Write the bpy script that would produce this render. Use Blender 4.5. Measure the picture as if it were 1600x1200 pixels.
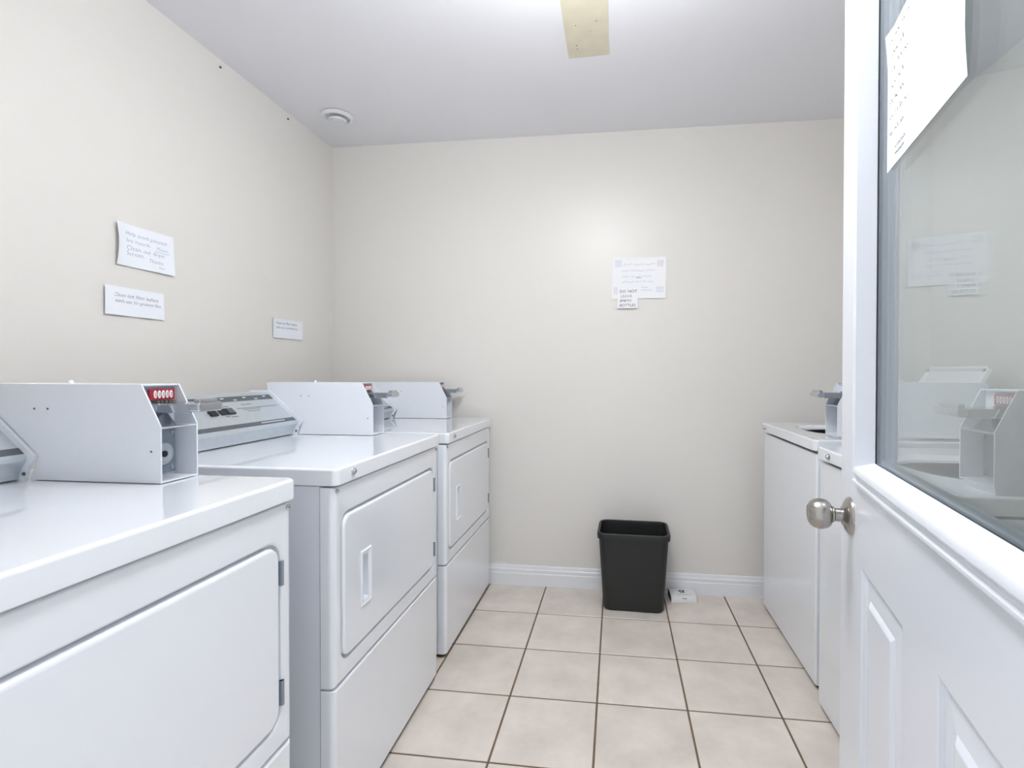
import bpy, bmesh, math, random
from mathutils import Vector, Matrix

random.seed(7)
for o in list(bpy.data.objects):
    bpy.data.objects.remove(o, do_unlink=True)
scene = bpy.context.scene
C = scene.collection

# ------------------------------------------------------------------ camera
F_PX, YAW, PITCH, ROLL, PY, PX = 786.23, 0.12465, 0.01072, 0.0015, 590.84, 865.10
CAM_H = 1.13
cam_d = bpy.data.cameras.new('camera')
cam = bpy.data.objects.new('camera', cam_d)
C.objects.link(cam)
scene.camera = cam
cam_d.sensor_fit = 'HORIZONTAL'
cam_d.sensor_width = 36.0
cam_d.lens = F_PX / 1600.0 * 36.0
cam_d.shift_x = -(PX - 800.0) / 1600.0
cam_d.shift_y = (PY - 600.0) / 1600.0
cam_d.clip_start = 0.02
r0 = Vector((math.cos(YAW), math.sin(YAW), 0)); f0 = Vector((-math.sin(YAW), math.cos(YAW), 0)); u0 = Vector((0, 0, 1))
f1 = f0 * math.cos(PITCH) - u0 * math.sin(PITCH)
u1 = u0 * math.cos(PITCH) + f0 * math.sin(PITCH)
r2 = r0 * math.cos(ROLL) + u1 * math.sin(ROLL)
u2 = u1 * math.cos(ROLL) - r0 * math.sin(ROLL)
m = Matrix.Identity(4)
for i in range(3):
    m[i][0] = r2[i]; m[i][1] = u2[i]; m[i][2] = -f1[i]
m.translation = Vector((0, 0, CAM_H))
cam.matrix_world = m

# ------------------------------------------------------------------ world, light level, exposure
LAMP_STRENGTH = 30.0
world = bpy.data.worlds.new('hall_light')
scene.world = world
world.use_nodes = True
bg = world.node_tree.nodes['Background']
bg.inputs[0].default_value = (0.93, 0.96, 1.0, 1)
bg.inputs[1].default_value = 0.75
scene.view_settings.view_transform = 'Standard'
scene.view_settings.look = 'None'
scene.view_settings.gamma = 1.0
scene.view_settings.use_curve_mapping = False
scene.view_settings.exposure = 0.55

# ------------------------------------------------------------------ room size
XL, XR, YB, YF, ZC = -1.572, 1.50, 2.634, 0.20, 2.377
LAMP_XY = (-0.11, 1.08)

# ------------------------------------------------------------------ materials
def srgb(r, g, b):
    def c(v):
        v /= 255.0
        return v / 12.92 if v <= 0.04045 else ((v + 0.055) / 1.055) ** 2.4
    return (c(r), c(g), c(b), 1.0)

MATS = {}
def mat(name, col, rough=0.5, metal=0.0, spec=0.5, noise=None, bump=None, rand=0.0, coat=0.0, emit=None):
    """noise=(scale, amount): mottled colour; bump=(scale, strength); rand: value spread between objects"""
    M = bpy.data.materials.new(name); M.use_nodes = True
    nt = M.node_tree; N = nt.nodes; L = nt.links
    b = N['Principled BSDF']
    b.inputs['Base Color'].default_value = col
    b.inputs['Roughness'].default_value = rough
    b.inputs['Metallic'].default_value = metal
    b.inputs['Specular IOR Level'].default_value = spec
    b.inputs['Coat Weight'].default_value = coat
    b.inputs['Coat Roughness'].default_value = 0.03
    tc = N.new('ShaderNodeTexCoord')
    src = None
    if noise:
        n = N.new('ShaderNodeTexNoise'); n.inputs['Scale'].default_value = noise[0]; n.inputs['Detail'].default_value = 5
        L.new(tc.outputs['Object'], n.inputs['Vector'])
        mr = N.new('ShaderNodeMapRange'); mr.inputs[1].default_value = 0.3; mr.inputs[2].default_value = 0.7
        mr.inputs[3].default_value = 1 - noise[1]; mr.inputs[4].default_value = 1 + noise[1]
        L.new(n.outputs['Fac'], mr.inputs[0]); src = mr.outputs[0]
    if rand:
        oi = N.new('ShaderNodeObjectInfo')
        mr2 = N.new('ShaderNodeMapRange'); mr2.inputs[3].default_value = 1 - rand; mr2.inputs[4].default_value = 1 + rand
        L.new(oi.outputs['Random'], mr2.inputs[0])
        if src:
            mu = N.new('ShaderNodeMath'); mu.operation = 'MULTIPLY'
            L.new(src, mu.inputs[0]); L.new(mr2.outputs[0], mu.inputs[1]); src = mu.outputs[0]
        else:
            src = mr2.outputs[0]
    if src:
        vm = N.new('ShaderNodeVectorMath'); vm.operation = 'SCALE'
        vm.inputs[0].default_value = col[:3]
        L.new(src, vm.inputs['Scale']); L.new(vm.outputs[0], b.inputs['Base Color'])
    if bump:
        n2 = N.new('ShaderNodeTexNoise'); n2.inputs['Scale'].default_value = bump[0]; n2.inputs['Detail'].default_value = 3
        L.new(tc.outputs['Object'], n2.inputs['Vector'])
        bp = N.new('ShaderNodeBump'); bp.inputs['Strength'].default_value = bump[1]; bp.inputs['Distance'].default_value = 0.002
        L.new(n2.outputs['Fac'], bp.inputs['Height']); L.new(bp.outputs[0], b.inputs['Normal'])
    if emit:
        b.inputs['Emission Color'].default_value = emit[0]; b.inputs['Emission Strength'].default_value = emit[1]
    MATS[name] = M
    return M

mat('wall_paint', srgb(230, 227, 222), 0.37, spec=0.45, noise=(1.3, 0.012), bump=(120, 0.10))
mat('ceiling_paint', srgb(244, 244, 249), 0.8, spec=0.2, noise=(2.0, 0.008), bump=(160, 0.12))
mat('bare_ceiling', srgb(226, 218, 196), 0.85, spec=0.2, noise=(14, 0.05), bump=(40, 0.15))
mat('grout', srgb(122, 104, 88), 0.9, spec=0.2, noise=(20, 0.12))
mat('trim_paint', srgb(237, 239, 243), 0.28, spec=0.5)
mat('enamel', srgb(237, 241, 247), 0.22, spec=0.5, coat=1.0)
mat('enamel_side', srgb(228, 233, 240), 0.3, spec=0.5)
mat('steel_white', srgb(229, 233, 240), 0.3, spec=0.5)
mat('brushed_steel', srgb(196, 203, 209), 0.30, metal=0.5, noise=(60, 0.03))
mat('chrome', srgb(196, 200, 206), 0.16, metal=1.0)
mat('nickel', srgb(172, 168, 162), 0.24, metal=1.0)
mat('dark_stripe', srgb(84, 90, 98), 0.35)
mat('black_plastic_and_shade', srgb(24, 26, 30), 0.4)  # plastic of the switches; also paints the shade inside the vent
mat('ink_black', srgb(48, 52, 64), 0.8, spec=0.1)
mat('ink_soft', srgb(128, 136, 160), 0.8, spec=0.1)
mat('ink_teal', srgb(120, 178, 190), 0.8, spec=0.1)
mat('ink_faint', srgb(206, 212, 226), 0.8, spec=0.1)
mat('ink_grey', srgb(150, 152, 168), 0.8, spec=0.1)
mat('print_grey', srgb(118, 126, 138), 0.6)
mat('white_mark', srgb(228, 232, 238), 0.5)
mat('meter_red', srgb(160, 36, 54), 0.35)
mat('digit_white', srgb(236, 228, 230), 0.5)
mat('lock_plate', srgb(150, 160, 172), 0.4, metal=0.6)
mat('tub_dark', srgb(72, 76, 80), 0.45, metal=0.3)
mat('foot_rust', srgb(70, 52, 38), 0.8)
mat('gap_dark', srgb(40, 42, 46), 0.9, spec=0.1)
mat('bumper', srgb(120, 126, 130), 0.7)
mat('paper', srgb(242, 245, 252), 0.75, spec=0.15, noise=(9, 0.008))
mat('paper_warm', srgb(246, 247, 250), 0.75, spec=0.15)
mat('photo_tint', srgb(232, 233, 241), 0.7, spec=0.15, noise=(60, 0.05))
mat('photo_tint_pink', srgb(236, 231, 237), 0.7, spec=0.15, noise=(60, 0.05))
mat('carton', srgb(232, 232, 232), 0.6)
mat('carton_shade', srgb(60, 58, 56), 0.8)  # dark tone painting the shade inside the little box
mat('bin_plastic', srgb(31, 33, 33), 0.45, spec=0.5, noise=(330, 0.4), bump=(420, 0.3))
mat('door_paint', srgb(228, 232, 240), 0.24, spec=0.5, bump=(50, 0.02))
mat('spacer', srgb(96, 112, 120), 0.4, metal=0.4)
mat('lamp_base', srgb(225, 226, 228), 0.4)
mat('lamp_lens', srgb(250, 250, 250), 0.5, emit=((0.965, 0.985, 1.0, 1), LAMP_STRENGTH))
mat('nail', srgb(96, 92, 78), 0.5)

def tile_mat():
    M = mat('tile', srgb(226, 218, 209), 0.30, spec=0.45, rand=0.015)
    nt = M.node_tree; N = nt.nodes; L = nt.links; b = N['Principled BSDF']
    tc = N.new('ShaderNodeTexCoord'); oi = N.new('ShaderNodeObjectInfo')
    add = N.new('ShaderNodeVectorMath'); add.operation = 'ADD'
    sc = N.new('ShaderNodeVectorMath'); sc.operation = 'SCALE'; sc.inputs['Scale'].default_value = 1.0
    comb = N.new('ShaderNodeCombineXYZ')
    mul = N.new('ShaderNodeMath'); mul.operation = 'MULTIPLY'; mul.inputs[1].default_value = 37.0
    L.new(oi.outputs['Random'], mul.inputs[0]); L.new(mul.outputs[0], comb.inputs[0]); L.new(mul.outputs[0], comb.inputs[2])
    L.new(tc.outputs['Object'], add.inputs[0]); L.new(comb.outputs[0], add.inputs[1])
    n = N.new('ShaderNodeTexNoise'); n.inputs['Scale'].default_value = 6.5; n.inputs['Detail'].default_value = 6; n.inputs['Roughness'].default_value = 0.6
    L.new(add.outputs[0], n.inputs['Vector'])
    cr = N.new('ShaderNodeValToRGB')
    e = cr.color_ramp.elements
    e[0].position = 0.30; e[0].color = srgb(211, 201, 192)
    e[1].position = 0.66; e[1].color = srgb(232, 223, 213)
    L.new(n.outputs['Fac'], cr.inputs['Fac'])
    vm = N.new('ShaderNodeVectorMath'); vm.operation = 'SCALE'
    mr = N.new('ShaderNodeMapRange'); mr.inputs[3].default_value = 0.975; mr.inputs[4].default_value = 1.02
    L.new(oi.outputs['Random'], mr.inputs[0]); L.new(mr.outputs[0], vm.inputs['Scale'])
    L.new(cr.outputs['Color'], vm.inputs[0]); L.new(vm.outputs[0], b.inputs['Base Color'])
    bp = N.new('ShaderNodeBump'); bp.inputs['Strength'].default_value = 0.08; bp.inputs['Distance'].default_value = 0.003
    L.new(n.outputs['Fac'], bp.inputs['Height']); L.new(bp.outputs[0], b.inputs['Normal'])
tile_mat()

def glass_mat():
    M = bpy.data.materials.new('window_glass'); M.use_nodes = True
    nt = M.node_tree; N = nt.nodes; L = nt.links
    for n in list(N): N.remove(n)
    out = N.new('ShaderNodeOutputMaterial'); mix = N.new('ShaderNodeMixShader')
    tr = N.new('ShaderNodeBsdfTransparent'); tr.inputs[0].default_value = (0.945, 0.965, 0.965, 1)
    gl = N.new('ShaderNodeBsdfGlossy'); gl.inputs['Roughness'].default_value = 0.0
    gl.inputs['Color'].default_value = (0.96, 0.98, 1.0, 1)
    geo = N.new('ShaderNodeNewGeometry'); mp = N.new('ShaderNodeMapRange')
    mp.inputs[3].default_value = 1.52; mp.inputs[4].default_value = 1 / 1.52
    L.new(geo.outputs['Backfacing'], mp.inputs[0])
    fr = N.new('ShaderNodeFresnel'); L.new(mp.outputs[0], fr.inputs['IOR'])
    L.new(fr.outputs[0], mix.inputs[0]); L.new(tr.outputs[0], mix.inputs[1]); L.new(gl.outputs[0], mix.inputs[2])
    L.new(mix.outputs[0], out.inputs['Surface'])
    MATS['window_glass'] = M
glass_mat()

# ------------------------------------------------------------------ helpers
def obj(name, bm, m, parent=None, smooth=35, recalc=True):
    if recalc:
        bmesh.ops.recalc_face_normals(bm, faces=bm.faces)
    me = bpy.data.meshes.new(name); bm.to_mesh(me); bm.free()
    me.materials.append(MATS[m])
    if smooth:
        for p in me.polygons: p.use_smooth = True
        me.set_sharp_from_angle(angle=math.radians(smooth))
    o = bpy.data.objects.new(name, me); C.objects.link(o)
    if parent is not None: o.parent = parent
    if smooth:
        wn = o.modifiers.new('weighted_normal', 'WEIGHTED_NORMAL'); wn.mode = 'FACE_AREA'; wn.weight = 60; wn.keep_sharp = True
    return o

def tag(o, label=None, cat=None, group=None, kind=None):
    if label: o['label'] = label
    if cat: o['category'] = cat
    if group: o['group'] = group
    if kind: o['kind'] = kind
    return o

def thing(name, label, cat, loc=(0, 0, 0), rotz=0.0, group=None):
    o = bpy.data.objects.new(name, None); C.objects.link(o)
    o.empty_display_size = 0.05
    o.location = loc; o.rotation_euler = (0, 0, rotz)
    return tag(o, label, cat, group)

def box(bm, x0, x1, y0, y1, z0, z1, bev=0.0, seg=2):
    ret = bmesh.ops.create_cube(bm, size=1.0)
    vs = ret['verts']
    for v in vs:
        v.co = Vector((x0 + (v.co.x + .5) * (x1 - x0), y0 + (v.co.y + .5) * (y1 - y0), z0 + (v.co.z + .5) * (z1 - z0)))
    if bev:
        es = list({e for v in vs for e in v.link_edges})
        bmesh.ops.bevel(bm, geom=es, offset=bev, segments=seg, affect='EDGES', profile=0.5)
    return bm

def nbox(*a, **k):
    return box(bmesh.new(), *a, **k)

def rrect(a0, a1, b0, b1, r, n=4):
    r = max(min(r, (a1 - a0) / 2 - 1e-5, (b1 - b0) / 2 - 1e-5), 1e-5)
    pts = []
    for ca, cb, st in ((a1 - r, b1 - r, 0), (a0 + r, b1 - r, 90), (a0 + r, b0 + r, 180), (a1 - r, b0 + r, 270)):
        for k in range(n + 1):
            t = math.radians(st + 90.0 * k / n)
            pts.append((ca + r * math.cos(t), cb + r * math.sin(t)))
    return pts

def loft(bm, loops, cap0=True, cap1=True, closed=True):
    vl = [[bm.verts.new(p) for p in lp] for lp in loops]
    n = len(vl[0])
    for a, b in zip(vl, vl[1:]):
        for i in range(n if closed else n - 1):
            j = (i + 1) % n
            bm.faces.new((a[i], a[j], b[j], b[i]))
    if cap0: bm.faces.new(vl[0][::-1])
    if cap1: bm.faces.new(vl[-1])
    return bm

def ins2(q, dx, dz): return (q[0] + dx, q[1] - dx, q[2] + dz, q[3] - dz)
def loft_front(bm, rects, cap0=True, cap1=True):
    """rects: (x0,x1,z0,z1,r,y)"""
    return loft(bm, [[Vector((a, q[5], b)) for a, b in rrect(*q[:5])] for q in rects], cap0, cap1)

def loft_top(bm, rects, cap0=True, cap1=True):
    """rects: (x0,x1,y0,y1,r,z)"""
    return loft(bm, [[Vector((a, b, q[5])) for a, b in rrect(*q[:5])] for q in rects], cap0, cap1)

def prism(bm, prof, x0, x1):
    """prof: (y,z) outline, extruded along x"""
    return loft(bm, [[Vector((x0, y, z)) for y, z in prof], [Vector((x1, y, z)) for y, z in prof]])

def lathe(bm, prof, origin, axis='y', n=28, sign=1.0):
    """prof: (radius, distance along the axis)"""
    loops = []
    for r, d in prof:
        lp = []
        for k in range(n):
            t = 2 * math.pi * k / n
            a, b = r * math.cos(t), r * math.sin(t)
            if axis == 'y': p = Vector((a, sign * d, b))
            elif axis == 'z': p = Vector((a, b, sign * d))
            else: p = Vector((sign * d, a, b))
            lp.append(p + Vector(origin))
        loops.append(lp)
    return loft(bm, loops, prof[0][0] > 1e-6, prof[-1][0] > 1e-6)

def text_mesh(body, size, thin=-0.012, shear=0.0, space=1.0, align='LEFT'):
    cu = bpy.data.curves.new('lettering', 'FONT')
    cu.body = body; cu.size = size; cu.offset = thin * size; cu.shear = shear
    cu.space_character = space; cu.align_x = align; cu.resolution_u = 2
    t = bpy.data.objects.new('lettering', cu); C.objects.link(t)
    dg = bpy.context.evaluated_depsgraph_get()
    me = bpy.data.meshes.new_from_object(t.evaluated_get(dg))
    bpy.data.objects.remove(t, do_unlink=True)
    vs = [v.co.copy() for v in me.vertices]; fs = [list(p.vertices) for p in me.polygons]
    bpy.data.meshes.remove(me)
    return vs, fs

def scribble(bm_pts, w):
    """list of 2-d polylines -> (verts, faces) ribbons of width w"""
    vs, fs = [], []
    for line in bm_pts:
        base = len(vs)
        for i, p in enumerate(line):
            a = line[max(i - 1, 0)]; b = line[min(i + 1, len(line) - 1)]
            d = Vector((b[0] - a[0], b[1] - a[1])); d = d.normalized() if d.length else Vector((1, 0))
            n = Vector((-d.y, d.x)) * w / 2
            vs.append(Vector((p[0] + n.x, p[1] + n.y, 0))); vs.append(Vector((p[0] - n.x, p[1] - n.y, 0)))
        for i in range(len(line) - 1):
            k = base + 2 * i
            fs.append([k, k + 1, k + 3, k + 2])
    return vs, fs

def word_scribble(x, y, w, h, rnd):
    pts = []; n = max(4, int(w / h * 2.2))
    for i in range(n + 1):
        up = rnd.uniform(0.2, 1.0) if i % 2 else rnd.uniform(-0.25, 0.2)
        pts.append((x + w * i / n, y + h * up * 0.75))
    return pts

def flat_mark(name, vf, mapf, m, parent, lift=0.0006):
    vs, fs = vf
    bm = bmesh.new()
    bv = [bm.verts.new(mapf(v.x, v.y, lift + v.z)) for v in vs]
    for f in fs:
        try: bm.faces.new([bv[i] for i in f])
        except ValueError: pass
    return obj(name, bm, m, parent, smooth=0, recalc=False)

def sheet_map(origin, right, up, curl):
    o = Vector(origin); R = Vector(right).normalized(); U = Vector(up).normalized(); Nn = R.cross(U).normalized()
    def f(u, v, l=0.0):
        return o + R * u + U * v + Nn * (l + curl(u, v))
    return f

def sheet(name, mapf, w, h, m, parent=None, nu=10, nv=8, th=0.0004):
    bm = bmesh.new(); g = []
    for lay in (0, -th):
        rows = []
        for j in range(nv + 1):
            rows.append([bm.verts.new(mapf(w * i / nu, h * j / nv, lay)) for i in range(nu + 1)])
        g.append(rows)
    for lay, rows in enumerate(g):
        for j in range(nv):
            for i in range(nu):
                q = (rows[j][i], rows[j][i + 1], rows[j + 1][i + 1], rows[j + 1][i])
                bm.faces.new(q if lay == 0 else q[::-1])
    def side(a, b):
        for k in range(len(a) - 1): bm.faces.new((a[k], b[k], b[k + 1], a[k + 1]))
    side(g[0][0], g[1][0]); side(g[0][-1][::-1], g[1][-1][::-1])
    side([r[0] for r in g[0]][::-1], [r[0] for r in g[1]][::-1]); side([r[-1] for r in g[0]], [r[-1] for r in g[1]])
    return obj(name, bm, m, parent)

# ================================================================== SETTING
# floor: grout bed with every tile a piece of its own
TILE, GX, GY, JOINT = 0.30342, -0.36729, 2.3236, 0.0065
fl = tag(obj('floor', nbox(XL - .1, XR + .1, -0.3, YB + .1, -0.06, -0.0016), 'grout'), kind='structure')
tile_cache = {}
def tile_mesh(w, d):
    key = (round(w, 4), round(d, 4))
    if key not in tile_cache:
        bm = bmesh.new()
        loft_top(bm, [(-w / 2, w / 2, -d / 2, d / 2, .002, -0.010), (-w / 2, w / 2, -d / 2, d / 2, .002, -0.0015),
                      (-w / 2 + .0015, w / 2 - .0015, -d / 2 + .0015, d / 2 - .0015, .002, 0.0)], False, True)
        bmesh.ops.recalc_face_normals(bm, faces=bm.faces)
        me = bpy.data.meshes.new('tile'); bm.to_mesh(me); bm.free(); me.materials.append(MATS['tile'])
        tile_cache[key] = me
    return tile_cache[key]
i0 = math.floor((XL - GX) / TILE); i1 = math.ceil((XR - GX) / TILE)
for i in range(i0, i1):
    for j in range(-9, 1):
        a0 = max(GX + i * TILE + JOINT / 2, XL); a1 = min(GX + (i + 1) * TILE - JOINT / 2, XR)
        # rows are counted from the joint nearest the back wall
        b0 = max(GY + j * TILE + JOINT / 2, -0.29); b1 = min(GY + (j + 1) * TILE - JOINT / 2, YB - 0.010)
        if j == 0: b1 = YB - 0.012
        if a1 - a0 < .02 or b1 - b0 < .02: continue
        t = bpy.data.objects.new('tile', tile_mesh(a1 - a0, b1 - b0)); C.objects.link(t)
        t.location = ((a0 + a1) / 2, (b0 + b1) / 2, 0); t.parent = fl

def wall(name, *a):
    return tag(obj(name, nbox(*a), 'wall_paint'), kind='structure')
wall('wall_left', XL - .1, XL, YF - .12, YB + .1, -.06, ZC + .1)
wall('wall_right', XR, XR + .1, YF - .12, YB + .1, -.06, ZC + .1)
wall('wall_back', XL, XR, YB, YB + .1, -.06, ZC + .1)
bm = bmesh.new()
box(bm, XL, -.60, YF - .12, YF, -.003, ZC)
box(bm, .315, XR, YF - .12, YF, -.003, ZC)
box(bm, -.60, .315, YF - .12, YF, 2.06, ZC)
tag(obj('wall_front', bm, 'wall_paint', smooth=0), kind='structure')
ce = tag(obj('ceiling', nbox(XL, XR, YF - .12, YB, ZC, ZC + .1), 'ceiling_paint'), kind='structure')
# bare strip left by an older, longer lamp
bm = bmesh.new()
edge = []
for k in range(13):
    y = 0.78 + (2.0 - 0.78) * k / 12
    edge.append((-0.191 + random.uniform(-.002, .002), y))
loop = edge + [(-0.032 + random.uniform(-.0015, .0015), 0.78 + (1.992 - 0.78) * k / 12) for k in range(12, -1, -1)]
loft(bm, [[Vector((x, y, ZC + .001)) for x, y in loop], [Vector((x, y, ZC - .0012)) for x, y in loop]])
tag(obj('bare_patch', bm, 'bare_ceiling', ce, smooth=0), 'beige unpainted strip left on the white ceiling')
for (x, y, r) in ((-.150, 1.815, .0022), (-.075, 1.80, .0024), (-.155, 1.925, .003), (-.154, 1.945, .0025), (-.10, 1.85, .0015)):
    bm = bmesh.new(); lathe(bm, [(r, 0), (r * .5, .0012)], (x, y, ZC - .0012), 'z', 8, -1)
    obj('screw_hole', bm, 'nail', ce)

# baseboards: stepped profile, (distance from wall, height)
BP = [(0, 0), (.014, 0), (.014, .062), (.0115, .066), (.0125, .070), (.0125, .083), (.009, .087), (.009, .091), (.0075, .101), (.004, .104), (0, .104)]
def baseboard(name, p0, p1, inward):
    p0 = Vector(p0); p1 = Vector(p1); n = Vector(inward)
    bm = bmesh.new()
    loft(bm, [[p + n * d + Vector((0, 0, z)) for d, z in BP] for p in (p0, p1)])
    tag(obj(name, bm, 'trim_paint', smooth=25), kind='structure')
baseboard('baseboard_back', (XL, YB, 0), (XR, YB, 0), (0, -1, 0))
baseboard('baseboard_left', (XL, YF, 0), (XL, YB - .014, 0), (1, 0, 0))
baseboard('baseboard_right', (XR, YF, 0), (XR, YB - .014, 0), (-1, 0, 0))
# door frame casing round the entrance, on the room side
bm = bmesh.new()
for a in ((-.66, -.595), ):
    box(bm, a[0], a[1], YF, YF + .014, 0, 2.12, .003)
box(bm, -.595, .375, YF, YF + .014, 2.055, 2.12, .003)
tag(obj('trim_1', bm, 'trim_paint'), kind='structure')

# ------------------------------------------------------------------ door
TH = math.radians(11.4); DD, S0 = 0.232, 0.305
n_ = Vector((math.cos(TH), -math.sin(TH), 0)); t_ = Vector((math.sin(TH), math.cos(TH), 0))
P0 = n_ * DD + t_ * S0
DW, DH, DB = 0.856, 2.035, 0.010
door = thing('door_1', 'white panelled door standing open with a large window', 'door', (P0.x, P0.y, 0), math.pi / 2 - TH)
door['kind'] = 'structure'; del door['category']
WS0, WS1, WZ0, WZ1 = 0.128, 0.728, 0.933, 1.95
def ins(q, d): return (q[0] + d, q[1] - d, q[2] + d, q[3] - d)
ZS = .862                                      # split between the window half and the panel half
PAN = ((.486, .697), (.159, .370)); PZ0, PZ1 = .17, .790
bm = bmesh.new()
hole = (WS0 + .012, WS1 - .012, WZ0 + .012, WZ1 - .012, .001)
full = (0, DW, ZS, DH, .0002)
loft_front(bm, [hole + (-.040,), full + (-.040,), full + (0.0,), hole + (0.0,), hole + (-.040,)], False, False)
for (c0, c1), (a0, a1) in (((DW / 2, DW), PAN[0]), ((0, DW / 2), PAN[1])):
    loft_front(bm, [(c0, c1, DB, ZS, .0002, -.040), (c0, c1, DB, ZS, .0002, 0.0), (a0, a1, PZ0, PZ1, .002, 0.0)], True, False)
obj('slab', bm, 'door_paint', door, smooth=20)
W = (WS0, WS1, WZ0, WZ1)
for sgn, off in ((1, 0.0), (-1, -0.040)):
    bm = bmesh.new()
    prof = [(0, 0), (0, .0075), (.002, .0100), (.006, .0100), (.0085, .0060), (.0155, .0068), (.0185, .0112), (.0225, .0138), (.0285, .0135), (.0320, .0115), (.0410, -.0130), (.0420, -.0168), (.030, -.0168), (.018, -.002)]
    loft_front(bm, [ins(W, d) + (.001, off + sgn * y) for d, y in prof] , False, False)
    obj('window_trim', bm, 'door_paint', door, smooth=25)
G = ins(W, .032)
for y in (-.0180, -.0300):
    p = obj('pane', nbox(G[0], G[1], y - .003, y, G[2], G[3]), 'window_glass', door, smooth=0)
    tag(p, 'clear window glass reflecting the far wall')
bm = bmesh.new()
S = ins(W, .032)
loft_front(bm, [S + (.001, -.0215), ins(S, .020) + (.001, -.0215), ins(S, .020) + (.001, -.0295), S + (.001, -.0295)], False, False)
obj('glass_spacer', bm, 'spacer', door, smooth=20)
for (a0, a1) in PAN:
    bm = bmesh.new(); q = (a0, a1, PZ0, PZ1)
    loft_front(bm, [ins(q, d) + (.002, y) for d, y in ((0, 0), (.0035, -.0012), (.0065, -.0060), (.0100, -.0072), (.0135, -.0062), (.0400, -.0040), (.0470, .0002), (.0500, .0008))], False, True)
    obj('raised_panel', bm, 'door_paint', door, smooth=20)
KS, KZ = .778, .859
for sgn, off in ((1, 0.0), (-1, -.040)):
    bm = bmesh.new()
    lathe(bm, [(.0352, 0), (.0352, .002), (.033, .0055), (.027, .0095), (.019, .0125), (.0165, .015)], (KS, off, KZ), 'y', 36, sgn)
    ro = obj('rosette', bm, 'nickel', door, smooth=45)
    bm = bmesh.new()
    lathe(bm, [(.0125, .012), (.0125, .027), (.0150, .029), (.0150, .0315), (.0215, .034), (.0265, .040), (.0287, .048), (.0288, .055), (.0268, .063), (.0225, .0695), (.0150, .0735), (.0135, .0725), (.0, .0725)], (KS, off, KZ), 'y', 36, sgn)
    kn = obj('door_knob', bm, 'nickel', door, smooth=50)
obj('latch_plate', nbox(DW, DW + .0012, -.032, -.008, KZ - .03, KZ + .03, .0004), 'nickel', door)
for z in (.25, 1.05, 1.80):
    bm = bmesh.new(); lathe(bm, [(.006, 0), (.006, .09)], (-.004, -.044, z - .045), 'z', 10)
    obj('hinge', bm, 'nickel', door)

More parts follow.
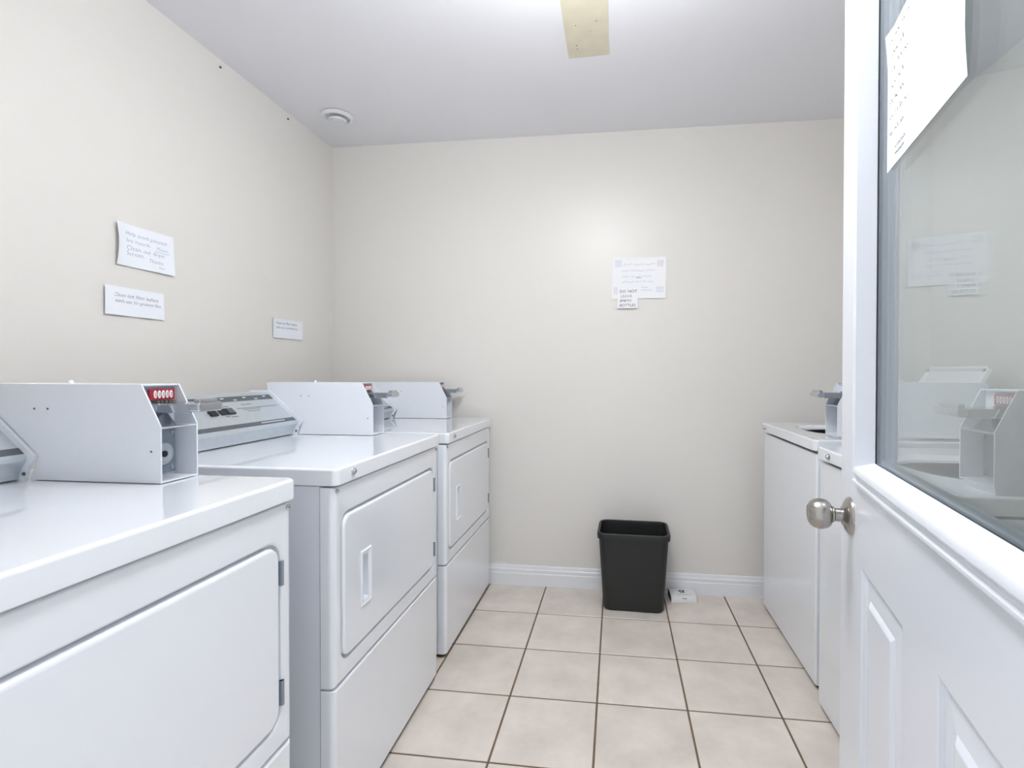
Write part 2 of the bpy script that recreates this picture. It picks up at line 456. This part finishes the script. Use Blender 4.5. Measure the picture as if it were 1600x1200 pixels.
# ================================================================== APPLIANCES
BOXP = [(0, 0), (0, .107), (.041, .187), (.410, .187), (.404, .150), (.266, .045), (.286, 0)]   # side of a coin box: (back from its front, up)
CW = 0.085
BOXW = [(0, 0), (0, .107), (.041, .187), (.500, .187), (.500, 0)]      # the washers' boxes run straight back
def coin_box(root, w, setback, top, lift, prof=None, CW=CW, inset=.007, ks=1.0):
    """coin box at the right-hand end of a machine w wide, its front 'setback' behind the machine's front"""
    x1 = w - inset; x0 = x1 - CW; z0 = top + lift
    prof = prof or BOXP
    P = [(setback + b, z0 + h) for b, h in prof]; end = max(b for b, h in prof) - .002
    bm = bmesh.new()
    prism(bm, P, x0, x0 + .003); prism(bm, P, x1 - .003, x1)
    y = setback
    # top, floor, back wall behind the recesses, shelf and sloped apron
    BW = .050
    box(bm, x0 + .003, x1 - .003, y + .041, y + end, z0 + .1845, z0 + .187)
    box(bm, x0 + .003, x1 - .003, y, y + .284, z0, z0 + .003)
    box(bm, x0 + .003, x1 - .003, y + BW, y + BW + .003, z0 + .003, z0 + .1845)
    box(bm, x0 + .003, x1 - .003, y + .002, y + BW, z0 + .1025, z0 + .1055)
    if lift > .004:
        box(bm, x0 + .006, x1 - .006, y + .006, y + .28, top, z0)
    body = obj('coin_box', bm, 'steel_white', root, smooth=0)
    xm = (x0 + x1) / 2
    xi = x1 - .003
    bm = bmesh.new()
    prism(bm, [(y + .024, z0 + .1058), (y + .030, z0 + .1058), (y + BW, z0 + .128), (y + BW, z0 + .134)], x0 + .004, xi - .022)
    obj('coin_chute', bm, 'chrome', body, smooth=0)
    # meter plate with five coin openings
    obj('meter_frame', nbox(xi - .068, xi - .003, y + BW - .003, y + BW, z0 + .152, z0 + .181, .0008), 'lock_plate', body)
    obj('meter_plate', nbox(xi - .063, xi - .007, y + BW - .008, y + BW - .003, z0 + .1555, z0 + .1775, .0015), 'meter_red', body)
    for k in range(5):
        cx = xi - .0165 - k * .0088
        bm = bmesh.new()
        loft(bm, [[Vector((cx + .0034 * sc * math.cos(a), yy, z0 + .1668 + .0078 * sc * math.sin(a))) for a in [2 * math.pi * i / 14 for i in range(14)]] for yy, sc in ((y + BW - .007, 1), (y + BW - .0092, 1), (y + BW - .0096, .8))])
        obj('coin_window', bm, 'digit_white', body)
        bm = bmesh.new()
        lo = lambda sc, yy: [Vector((cx + .0016 * sc * math.cos(a), yy, z0 + .1668 + .0042 * sc * math.sin(a))) for a in [2 * math.pi * i / 12 for i in range(12)]]
        loft(bm, [lo(1, y + BW - .0098), lo(.45, y + BW - .0098)], False, False)
        obj('figure', bm, 'print_grey', body, smooth=0)
        obj('coin_slot', nbox(cx - .0028, cx + .0020, y + BW - .016, y + BW - .003, z0 + .1512, z0 + .1540), 'nail', body)
    # coin slide: channel and grip
    bm = bmesh.new()
    xs0, xs1 = x0 + .022, xi - .008
    box(bm, xs0 - .012, xs1, y - .042, y + BW - .001, z0 + .1475, z0 + .1505)
    box(bm, xs0, xs0 + .003, y - .042, y + BW - .001, z0 + .132, z0 + .1475)
    box(bm, xs1 - .003, xs1, y - .042, y + BW - .001, z0 + .132, z0 + .1475)
    box(bm, xs0 + .003, xs1 - .003, y + .01, y + BW - .001, z0 + .132, z0 + .135)
    obj('coin_slide', bm, 'chrome', body, smooth=0)
    bm = bmesh.new()
    box(bm, xs0 - .004, xs1 + .003, y - .064, y - .040, z0 + .134, z0 + .152, .004, 3)
    box(bm, xs0 + .004, xs1 - .004, y - .059, y - .045, z0 + .150, z0 + .159, .0025)
    obj('slide_grip', bm, 'chrome', body)
    # lock plate in the lower recess
    obj('lock_plate', nbox(x0 + .005, xi - .004, y + BW - .005, y + BW, z0 + .008, z0 + .098, .001), 'lock_plate', body)
    lx_ = xi - .035
    bm = bmesh.new(); lathe(bm, [(.0235, 0), (.0235, .003), (.021, .006), (.015, .0062), (.014, .005), (.0, .005)], (lx_, y + BW - .005, z0 + .048), 'y', 30, -1)
    obj('lock', bm, 'brushed_steel', body, smooth=40)
    bm = bmesh.new(); lathe(bm, [(.0062, 0), (.0062, .003), (.0, .003)], (lx_, y + BW - .010, z0 + .048), 'y', 16, -1)
    obj('keyhole', bm, 'black_plastic_and_shade', body)
    for dx in (x0 + .013, xi - .012):
        for dz in (.018, .089):
            bm = bmesh.new(); lathe(bm, [(.005, 0), (.0045, .002), (.0, .0025)], (dx, y + BW - .005, z0 + dz), 'y', 12, -1)
            obj('screw', bm, 'chrome', body)
    # small screws in the side, and the bolt on top
    for b, h in ((.275, .139), (.245, .139), (.020, .060)):
        bm = bmesh.new(); lathe(bm, [(.0022, 0), (.0018, .0008), (.0, .0008)], (x0, y + b, z0 + h), 'x', 8, -1)
        obj('screw', bm, 'dark_stripe', body)
    bm = bmesh.new(); lathe(bm, [(.005, 0), (.005, .004), (.003, .007), (.0, .007)], (xm, y + .245, z0 + .187), 'z', 12, 1)
    obj('bolt', bm, 'enamel', body)
    if ks != 1.0:                       # a slightly taller make of box: scale it about the worktop
        for o in [body] + [c for c in bpy.data.objects if c.parent == body]:
            for v in o.data.vertices: v.co.z = z0 + (v.co.z - z0) * ks
    return x0

CONS = [(.505, .003), (.503, .012), (.494, .030), (.486, .040), (.486, .048), (.606, .150), (.612, .154), (.668, .154), (.672, .150), (.672, .003)]
def console(root, x0, x1, top, dy=0.0):
    P = [(y + dy, top + h) for y, h in CONS]
    bm = bmesh.new(); prism(bm, P, x0, x1)
    co = obj('console', bm, 'brushed_steel', root, smooth=20)
    # parts lying on the sloped face: (t along the slope 0..1 from the nose up)
    A = Vector((0, CONS[4][0] + dy, top + CONS[4][1])); B = Vector((0, CONS[5][0] + dy, top + CONS[5][1]))
    up = (B - A).normalized(); nn = Vector((0, -up.z, up.y)); Ln = (B - A).length
    def on(x, t, l): return Vector((x, 0, 0)) + A + (B - A) * t + nn * l
    def slab(name, xa, xb, ta, tb, th, m):
        b = bmesh.new()
        loft(b, [[on(xa, ta, l), on(xb, ta, l), on(xb, tb, l), on(xa, tb, l)] for l in (-.0005, th)])
        return obj(name, b, m, co, smooth=0)
    slab('dark_stripe', x0, x1, .05, .155, .0006, 'dark_stripe')
    slab('dark_stripe', x0, x1, .80, .945, .0006, 'dark_stripe')
    W_ = x1 - x0
    for k in range(5):
        xx = x1 - .030 - k * .048
        slab('white_mark', xx - .011, xx + .003, .825 if k % 2 else .885, .850 if k % 2 else .91, .0010, 'white_mark')
    slab('white_mark', x1 - .17, x1 - .055, .095, .115, .0010, 'white_mark')
    slab('switch', x0 + W_ * .43, x0 + W_ * .475, .43, .56, .006, 'black_plastic_and_shade')
    s2 = slab('switch', x0 + W_ * .50, x0 + W_ * .60, .44, .60, .004, 'black_plastic_and_shade')
    slab('switch_key', x0 + W_ * .555, x0 + W_ * .597, .45, .59, .006, 'dark_stripe')
    for (a, b, t) in ((.70, .78, .68), (.64, .97, .575), (.68, .82, .535), (.70, .80, .475)):
        slab('print_line', x0 + W_ * a, x0 + W_ * b, t, t + .014, .0006, 'print_grey')
    for (a, b, t) in ((.44, .48, .66), (.51, .545, .655), (.56, .60, .655), (.52, .55, .385), (.555, .60, .36)):
        slab('print_line', x0 + W_ * a, x0 + W_ * b, t, t + .02, .0006, 'print_grey')
    # pale end cap between console and coin box
    E_ = [(.492, 0), (.483, .028), (.470, .043), (.470, .049), (.598, .160), (.675, .160), (.675, 0)]
    bm = bmesh.new(); prism(bm, [(y + dy, top + h) for y, h in E_], x1, x1 + .006)
    obj('end_cap', bm, 'enamel_side', root, smooth=0)
    bm = bmesh.new(); prism(bm, [(y + dy, top + h) for y, h in E_], x0 - .006, x0)
    obj('end_cap', bm, 'enamel_side', root, smooth=0)
    bm = bmesh.new(); lathe(bm, [(.004, 0), (.003, .002), (.0, .002)], (x1, .492 + dy, top + .014), 'x', 10, -1)
    obj('screw', bm, 'dark_stripe', co)
    return co

def feet(root, w, d, base):
    for x in (.030, w - .030):
        for y in (.030, d - .04):
            bm = bmesh.new(); lathe(bm, [(.020, 0), (.021, .004), (.018, min(base, .01)), (.008, base), (.008, base + .012)], (x, y, 0.0002), 'z', 14)
            obj('foot', bm, 'foot_rust', root)

def plate_screw(root, x, y, z, r=.006, m='chrome', name='screw', ln=.004):
    bm = bmesh.new(); lathe(bm, [(r, 0), (r * .95, ln * .6), (r * .6, ln), (0, ln)], (x, y, z), 'y', 14, -1)
    return obj(name, bm, m, root)

def dryer(label, xf, y0, top, base, group):
    root = thing('coin_dryer', label, 'dryer', (xf, y0, 0), math.pi / 2, group)
    w, d = .685, .70
    seam = top - .522
    obj('cabinet', nbox(0.001, w - .001, .036, d, base, top - .043), 'enamel_side', root)
    # upper front panel with the opening for the door
    q = (0, w, seam, top - .046)
    dr = (.040, w - .040, top - .472, top - .122)
    bm = bmesh.new()
    loft_front(bm, [q + (.002, .034), q + (.002, .015), ins2(q, .0012, .0006) + (.002, .009), ins2(q, .0042, .0016) + (.002, .004), ins2(q, .009, .0035) + (.002, .001), ins2(q, .014, .006) + (.002, 0),
                    ins(dr, -.011) + (.038, 0), ins(dr, -.007) + (.036, .003), ins(dr, -.005) + (.034, .014), ins(dr, .01) + (.02, .020)], True, True)
    obj('front_panel', bm, 'enamel', root, smooth=40)
    hd = (dr[0] + .079, dr[0] + .135, top - .382, top - .237)
    hi = ins(hd, .014)
    bm = bmesh.new()
    loft_front(bm, [dr + (.030, .019), dr + (.030, .004), ins(dr, .0015) + (.029, .0005), ins(dr, .004) + (.027, -.0015), ins(dr, .008) + (.024, -.0025),
                    hi + (.004, -.0025), hi + (.004, .014)], True, True)
    dd = obj('door', bm, 'enamel', root, smooth=40)
    bm = bmesh.new()
    loft_front(bm, [hd + (.003, -.002), hd + (.003, -.005), ins(hd, .003) + (.003, -.0068), ins(hd, .006) + (.003, -.0052), ins(hd, .011) + (.003, -.0045), ins(hd, .0145) + (.002, -.003), ins(hd, .0145) + (.002, .0135)], False, False)
    obj('pull', bm, 'enamel', dd, smooth=30)
    for z in (top - .180, top - .415):
        bm = bmesh.new(); lathe(bm, [(.0042, 0), (.0042, .048)], (dr[1] + .006, -.001, z - .024), 'z', 10)
        box(bm, dr[1] + .002, dr[1] + .008, -.0035, .012, z - .024, z + .024)
        obj('hinge', bm, 'lock_plate', dd)
    # lower panel
    q = (0, w, base, seam - .005)
    bm = bmesh.new()
    loft_front(bm, [q + (.002, .034), q + (.002, .015), ins2(q, .0012, .0006) + (.002, .009), ins2(q, .0042, .0016) + (.002, .004), ins2(q, .009, .0035) + (.002, .001), ins2(q, .014, .006) + (.002, 0)], True, True)
    obj('lower_panel', bm, 'enamel', root, smooth=40)
    # worktop
    q = (-.003, w + .003, -.010, d)
    bm = bmesh.new()
    loft_top(bm, [ins(q, .012) + (.010, top - .041), ins(q, .001) + (.016, top - .041), q + (.016, top - .039), q + (.016, top - .0065), ins(q, .0010) + (.016, top - .0032), ins(q, .0032) + (.015, top - .0010), ins(q, .0065) + (.014, top)], True, True)
    obj('worktop', bm, 'enamel', root, smooth=50)
    for x in (.014, w - .014):
        plate_screw(root, x, .0, top - .056, .0055)
    lk = plate_screw(root, .070, -.010, top - .019, .008, 'chrome', 'lock', .008)
    feet(root, w, d, base)
    x0 = coin_box(root, w, .203, top, .0015)
    console(root, .006, x0 - .008, top)
    # little marks of wear in the enamel of the lip
    return root

dryer('nearest white coin dryer at the left edge of the photo', -.650, .255, .918, .018, 'coin dryers along the left wall')
dryer('middle white coin dryer between the other two dryers', -.656, 1.100, .905, .016, 'coin dryers along the left wall')
dryer('farthest white coin dryer against the back wall', -.664, 1.905, .892, .016, 'coin dryers along the left wall')

def washer(label, xf, yfar, w, top, base, setback, inset, lift, ox, group):
    root = thing('coin_washer', label, 'washing machine', (xf, yfar, 0), -math.pi / 2, group)
    d = .70
    bm = bmesh.new()
    loft_top(bm, [(.001, w - .001, .022, d, .002, base), (.001, w - .001, .022, d, .002, top - .046)], True, False)
    obj('cabinet', bm, 'enamel_side', root, smooth=20)
    q = (0, w, base, top - .050)
    bm = bmesh.new()
    loft_front(bm, [q + (.003, .020), q + (.003, .008), ins(q, .001) + (.003, .004), ins(q, .003) + (.003, .0012), ins(q, .006) + (.003, 0)], True, True)
    obj('front_panel', bm, 'enamel', root, smooth=40)
    q = (-.003, w + .003, -.010, d)
    op = (ox, ox + .385, .085, .470)        # lid opening, left to right and front to back
    bm = bmesh.new()
    loft_top(bm, [ins(q, .012) + (.010, top - .041), q + (.016, top - .039), q + (.016, top - .0065), ins(q, .0010) + (.016, top - .0032), ins(q, .0032) + (.015, top - .0010), ins(q, .0065) + (.014, top),
                  ins(op, -.014) + (.150, top), ins(op, -.011) + (.150, top - .002), ins(op, -.002) + (.145, top - .011), op + (.145, top - .012), ins(op, .005) + (.14, top - .013), ins(op, .006) + (.14, top - .020)], False, False)
    obj('worktop', bm, 'enamel', root, smooth=50)
    bm = bmesh.new()
    loft_top(bm, [ins(op, .005) + (.14, top - .018), ins(op, -.01) + (.14, top - .05), ins(op, -.02) + (.15, top - .10), ins(op, -.02) + (.15, top - .45), ins(op, .05) + (.12, top - .48)], False, True)
    obj('tub', bm, 'tub_dark', root, smooth=50)
    bm = bmesh.new(); lathe(bm, [(.10, 0), (.06, .05), (.042, .12), (.036, .30), (.02, .315), (0, .315)], ((op[0] + op[1]) / 2, (op[2] + op[3]) / 2, top - .479), 'z', 20)
    obj('agitator', bm, 'tub_dark', root, smooth=50)
    # lid standing open, leaning back
    tilt = math.radians(31)
    hx0, hx1 = op[0] + .001, op[1] - .006
    def L_(x, s, l): # s up the lid from its hinge, l towards the front
        return Vector((x, .515 + s * math.sin(tilt) - l * math.cos(tilt), top + .004 + s * math.cos(tilt) + l * math.sin(tilt)))
    def lloop(a0, a1, b0, b1, r, l): return [L_(a, b, l) for a, b in rrect(a0, a1, b0, b1, r)]
    bm = bmesh.new(); e = (hx0, hx1, 0.0, .305)
    loft(bm, [lloop(*ins(e, .004), .028, -.016), lloop(*e, .03, -.013), lloop(*e, .03, .0), lloop(*ins(e, .003), .028, .002), lloop(*ins(e, .012), .02, .002), lloop(*ins(e, .020), .016, -.006)])
    lid = obj('lid', bm, 'enamel', root, smooth=40)
    for x in (hx0 + .016, hx1 - .016):
        for s in (.285, ):
            bm = bmesh.new()
            loft(bm, [[L_(x + rr * math.cos(a), s + rr * math.sin(a), l) for a in [2 * math.pi * k / 12 for k in range(12)]] for rr, l in ((.007, .0), (.007, .005), (.004, .007))])
            obj('bumper', bm, 'bumper', lid)
    bm = bmesh.new()
    loft(bm, [lloop(hx0 + .06, hx1 - .05, .198, .214, .003, l) for l in (-.008, -.003)])
    obj('label_strip', bm, 'bumper', lid)
    plate_screw(root, ox - .07 if ox > .12 else .055, -.010, top - .021, .009, 'chrome', 'lock', .010)
    feet(root, w, d, base)
    x0 = coin_box(root, w, setback, top, lift, BOXW, .105, inset, 1.058)
    # console behind the lid
    P = [(.605, 0), (.598, .030), (.599, .036), (.660, .150), (.695, .150), (.695, 0)]
    bm = bmesh.new(); prism(bm, [(y, top + h) for y, h in P], .006, x0 - .004)
    obj('console', bm, 'brushed_steel', root, smooth=20)
    return root

washer('farther white coin washer with its lid up, beside the back wall', .705, 2.525, .640, .893, .014, .090, .053, .0060, .095, 'coin washers along the right wall')
washer('nearer white coin washer, partly seen through the door window', .682, 1.797, .690, .884, .012, .073, .006, .0140, .170, 'coin washers along the right wall')

# ================================================================== OTHER THINGS
# ceiling lamp on the bare strip (just above the picture)
lamp = thing('ceiling_lamp', 'boxy white lamp hanging from the ceiling above the aisle', 'lamp', (LAMP_XY[0], LAMP_XY[1], ZC))
obj('lamp_base', nbox(-.030, .030, -.030, .030, -.1105, -.0014, .003), 'lamp_base', lamp)
bm = bmesh.new()
lp = [(-.080, -.110), (-.135, -.140), (-.135, -.205), (-.100, -.235), (.100, -.235), (.135, -.205), (.135, -.140), (.080, -.110)]
loft(bm, [[Vector((x, y, z)) for x, z in lp] for y in (-.145, .145)])
obj('lamp_lens', bm, 'lamp_lens', lamp, smooth=40)
obj('lamp_canopy', nbox(-.060, .060, -.060, .060, -.022, -.0014, .004), 'lamp_base', lamp)

# round vent in the ceiling corner
vent = thing('ceiling_vent', 'small round white air vent in the ceiling corner', 'vent', (-1.350, 2.310, ZC))
bm = bmesh.new(); lathe(bm, [(.070, .0025), (.0745, .003), (.0745, .006), (.062, .0135), (.058, .0145), (.0555, .0130), (.054, .0005)], (0, 0, 0), 'z', 40, -1)
obj('flange', bm, 'trim_paint', vent, smooth=50)
bm = bmesh.new(); lathe(bm, [(.0545, .0004), (.0, .0004)], (0, 0, 0), 'z', 30, -1)
obj('throat_shade', bm, 'black_plastic_and_shade', vent)  # shallow disc coloured black to stand for the shade of the duct
bm = bmesh.new(); lathe(bm, [(.010, .0006), (.014, .012), (.038, .018), (.0405, .021), (.039, .0255), (.034, .0270), (.0315, .0230), (.0285, .0230), (.027, .0260), (.0, .0275)], (0, 0, 0), 'z', 40, -1)
obj('valve_disc', bm, 'trim_paint', vent, smooth=40)

# nails in the wall under the ceiling
for (y, z, lb) in ((1.835, 2.344, 'tiny nail high in the left wall, nearer the camera'), (2.251, 2.346, 'tiny nail high in the left wall, near the vent')):
    nl = bmesh.new(); lathe(nl, [(.003, 0), (.005, .004), (.004, .006), (0, .0065)], (0, 0, 0), 'x', 10)
    o = obj('wall_nail', nl, 'nail'); o.location = (XL, y, z); tag(o, lb, 'nail', 'nails below the ceiling')

# ------------------------------------------------------------------ paper notes on the left wall (reader faces -x, reading along +y)
def write(parent, mapf, lines, m, thin=-0.010, rnd=None):
    """lines: (u, v, size, text, slope, material or None)"""
    rnd = rnd or random.Random(3)
    for (u, v, size, body, slope, mm) in lines:
        x = u; vs_all, fs_all = [], []
        for word in body.split(' '):
            vs, fs = text_mesh(word, size * rnd.uniform(.93, 1.06), thin, rnd.uniform(-.05, .14))
            if not vs: continue
            wd = max(p.x for p in vs)
            dv = rnd.uniform(-.05, .05) * size
            base = len(vs_all)
            vs_all += [Vector((x + p.x, v + slope * (x - u) + dv + p.y, 0)) for p in vs]
            fs_all += [[i + base for i in f] for f in fs]
            x += wd + size * .36
        flat_mark('handwriting', (vs_all, fs_all), mapf, mm or m, parent)

def wall_note(label, y0, z0, w, h, curl, tilt=0.0, m='paper', name='paper_note'):
    mp = sheet_map((XL + .0015, y0, z0), (0, 1, tilt), (0, -tilt, 1), curl)
    o = sheet(name, mp, w, h, m); tag(o, label, 'note', 'paper notes taped to the walls')
    return o, mp

def curlA(u, v): return .0015 + .015 * max(0, 1 - u / .05) ** 1.7 * (0.45 + .55 * math.sin(math.pi * min(max(v / .137, 0), 1))) + .008 * (1 - v / .137) * (u / .21)
nA, mA = wall_note('larger curling white note with faint handwriting, on the left wall', 1.405, 1.472, .210, .137, curlA)
write(nA, mA, [(.033, .101, .0185, 'Help avoid potential', -.02, 'ink_soft'), (.035, .079, .0180, 'fire hazards,', -.02, 'ink_soft'),
               (.142, .0745, .0185, 'Please.', -.03, 'ink_teal'), (.035, .055, .0215, 'Clean out dryer', .0, 'ink_soft'),
               (.035, .036, .0215, 'Screen.', -.02, 'ink_soft'), (.112, .028, .0185, 'Thanks', .0, 'ink_soft'), (.148, .014, .009, 'Mgmt', .0, 'ink_soft')],
      'ink_soft', -0.018, random.Random(11))
flat_mark('underline', scribble([[(.136, .0705), (.19, .0685)]], .0010), mA, 'ink_teal', nA)
def curlB(u, v): return .0010 + .006 * abs(math.sin(2.2 * math.pi * u / .21)) * (1 - v / .09) + .006 * max(0, 1 - u / .03)
nB, mB = wall_note('white note with two handwritten lines, lower of the pair on the left wall', 1.368, 1.311, .208, .091, curlB)
write(nB, mB, [(.030, .059, .0168, 'Clean out filter before', .0, None), (.034, .041, .0168, 'each use to prevent fire.', .0, None)], 'ink_black', -0.016, random.Random(5))
def curlC(u, v): return .0010 + .005 * abs(math.sin(2.0 * math.pi * u / .22)) * (1 - v / .09) + .003 * max(0, 1 - u / .03)
nC, mC = wall_note('small white handwritten note on the left wall near the room corner', 2.136, 1.291, .222, .091, curlC)
write(nC, mC, [(.022, .066, .0165, 'Clean out filter before', .0, None), (.022, .046, .0165, 'each use to prevent fire.', .0, None)], 'ink_black', -0.010, random.Random(8))

# ------------------------------------------------------------------ notices on the back wall
mD = sheet_map((-.027, YB - .0012, 1.514), (1, 0, -.006), (.006, 0, 1), lambda u, v: .0008 + .003 * (u / .275) ** 2 + .002 * (1 - v / .212))
nD = sheet('printed_notice', mD, .275, .212, 'paper_warm'); tag(nD, 'pale printed notice with faint coloured lines on the back wall', 'note', 'paper notes taped to the walls')
def blk(name, u0, u1, v0, v1, m): flat_mark(name, ([Vector((u0, v0, 0)), Vector((u1, v0, 0)), Vector((u1, v1, 0)), Vector((u0, v1, 0))], [[0, 1, 2, 3]]), mD, m, nD)
blk('picture', .016, .050, .164, .198, 'photo_tint'); blk('picture', .230, .262, .162, .196, 'photo_tint_pink')
blk('picture', .010, .030, .022, .060, 'photo_tint_pink'); blk('picture', .225, .262, .030, .060, 'photo_tint')
rd = random.Random(21)
for (words, v, h, mm) in (([(.060, .045), (.112, .05), (.168, .055)], .172, .016, 'ink_faint'), ([(.052, .035), (.094, .075), (.174, .045)], .140, .014, 'ink_faint'),
                          ([(.052, .034), (.100, .018), (.126, .022), (.155, .045)], .110, .013, 'ink_faint'), ([(.052, .058), (.118, .034), (.160, .016), (.182, .03)], .083, .013, 'ink_faint'),
                          ([(.150, .034)], .055, .009, 'ink_faint'), ([(.150, .055)], .040, .009, 'ink_faint')):
    flat_mark('faint_writing', scribble([word_scribble(x, v, wd, h, rd) for x, wd in words], .0028), mD, mm, nD)
flat_mark('underline', scribble([[(.122, .107), (.152, .106)]], .0025), mD, 'ink_grey', nD)
mE = sheet_map((.003, YB - .0052, 1.463), (1, 0, 0), (0, 0, 1), lambda u, v: .0004 + .008 * (1 - v / .108) ** 2)
nE = sheet('warning_note', mE, .102, .108, 'paper_warm'); tag(nE, 'small white note lettered DO NOT LEAVE EMPTY BOTTLES on the back wall', 'note', 'paper notes taped to the walls')
write(nE, mE, [(.010, .081, .0195, 'DO', .02, None), (.052, .080, .0225, 'NOT', .04, None), (.016, .055, .0210, 'LEAVE', .0, 'ink_grey'), (.011, .032, .0200, 'EMPTY', .0, None), (.010, .008, .0205, 'BOTTLES', .0, None)], 'ink_black', -0.002, random.Random(2))

# ------------------------------------------------------------------ letter sheet taped on the door window
def dmap(x, y, z): return P0 + t_ * x - n_ * y + Vector((0, 0, z))
def curlF(u, v): return .0006 + .004 * math.exp(-((u - .175) / .012) ** 2) * math.exp(-((v - .10) / .07) ** 2) + .003 * max(0, (.03 - u) / .03) * abs(math.sin(5 * v / .216)) + .004 * max(0, (u - .245) / .034) ** 2 * max(0, (v - .17) / .046)
def mF(u, v, l=0.0):
    # faces the aisle: u runs from the hinge side to the latch side
    return dmap(.355 + u, -.0176 + l + curlF(u, v), 1.451 + v)
nF = sheet('taped_sheet', lambda u, v, l=0.0: mF(u, v, l), .279, .216, 'paper'); tag(nF, 'large white sheet taped to the door window', 'note', 'paper notes taped to the walls')
rd = random.Random(31)
for r in range(7):
    v = .196 - r * .024
    x = .180; ws = []
    while x < .262:
        wd = rd.uniform(.012, .030); ws.append(word_scribble(x, v, min(wd, .270 - x), .013, rd)); x += wd + .008
    flat_mark('faint_writing', scribble(ws, .0019), mF, 'dark_stripe', nF, .0008)
flat_mark('faint_writing', scribble([word_scribble(.195, .024, .045, .007, rd), word_scribble(.200, .014, .040, .006, rd)], .0018), mF, 'dark_stripe', nF, .0008)

# ------------------------------------------------------------------ waste bin
bn = thing('waste_bin', 'black plastic waste bin standing against the back wall', 'bin', (.083, 2.488, 0), math.radians(-1.5))
bm = bmesh.new()
hw0, hd0, hw1, hd1, hh = .143, .098, .166, .118, .372
def bl(hw, hd, r, z): return (-hw, hw, -hd, hd, r, z)
loft_top(bm, [bl(hw0 - .008, hd0 - .008, .03, .0005), bl(hw0, hd0, .034, .010), bl(hw1 - .003, hd1 - .003, .036, hh - .030), bl(hw1 - .004, hd1 - .004, .034, hh - .01),
              bl(hw1 - .006, hd1 - .006, .033, hh - .004), bl(hw1 - .009, hd1 - .009, .031, hh - .03), bl(hw0 - .006, hd0 - .006, .03, .012)], True, True)
obj('bin_body', bm, 'bin_plastic', bn, smooth=50)
bm = bmesh.new()
loft_top(bm, [bl(hw1 - .003, hd1 - .003, .035, hh - .026), bl(hw1 + .005, hd1 + .005, .041, hh - .028), bl(hw1 + .006, hd1 + .006, .042, hh - .006), bl(hw1 + .002, hd1 + .002, .039, hh), bl(hw1 - .007, hd1 - .007, .033, hh - .0005), bl(hw1 - .0085, hd1 - .0085, .032, hh - .008)], False, False)
obj('rim', bm, 'bin_plastic', bn, smooth=50)

# ------------------------------------------------------------------ little carton on the floor
ct = thing('small_carton', 'small flattened white carton lying beside the waste bin', 'carton', (.324, 2.566, 0.0006), math.radians(5))
bm = bmesh.new()
prof = [(-.045, 0), (-.045, .012), (-.034, .026), (-.012, .034), (.016, .036), (.045, .034), (.048, .030), (.048, 0)]
prism(bm, prof, -.058, .066)
obj('carton_body', bm, 'carton', ct, smooth=50)
bm = bmesh.new(); prism(bm, [(y * .88, z * .88 + .001) for y, z in prof], -.0586, -.0575)
obj('end_shade', bm, 'carton_shade', ct, smooth=0)  # dark plate on the solid end, painted as the shade of an opening
def mc(u, v, l=0.0):
    # on the sloping front face of the carton
    t = min(max(v, 0), 1)
    y = -.034 + t * .050; z = .0265 + .0095 * (1 - (1 - t) ** 2)
    return Vector((u, y, z + .0006 + l))
for (u0, u1, v0, v1, m_) in ((-.014, -.002, .70, .93, 'ink_black'), (.002, .015, .72, .95, 'ink_black'), (-.009, -.001, .42, .64, 'ink_black'), (.002, .014, .42, .66, 'ink_black'), (-.028, .046, .20, .245, 'ink_grey')):
    bm = bmesh.new(); k = 4
    vs = [[bm.verts.new(mc(u, v0 + (v1 - v0) * i / k)) for u in (u0, u1)] for i in range(k + 1)]
    for i in range(k): bm.faces.new((vs[i][0], vs[i][1], vs[i + 1][1], vs[i + 1][0]))
    obj('print', bm, m_, ct, smooth=0, recalc=False)
bm = bmesh.new(); bm2 = [bm.verts.new(p) for p in (Vector((-.004, -.0412, .0176)), Vector((.018, -.0412, .0176)), Vector((.018, -.0396, .0196)), Vector((-.004, -.0396, .0196)))]
bm.faces.new(bm2); obj('print', bm, 'ink_black', ct, smooth=0, recalc=False)
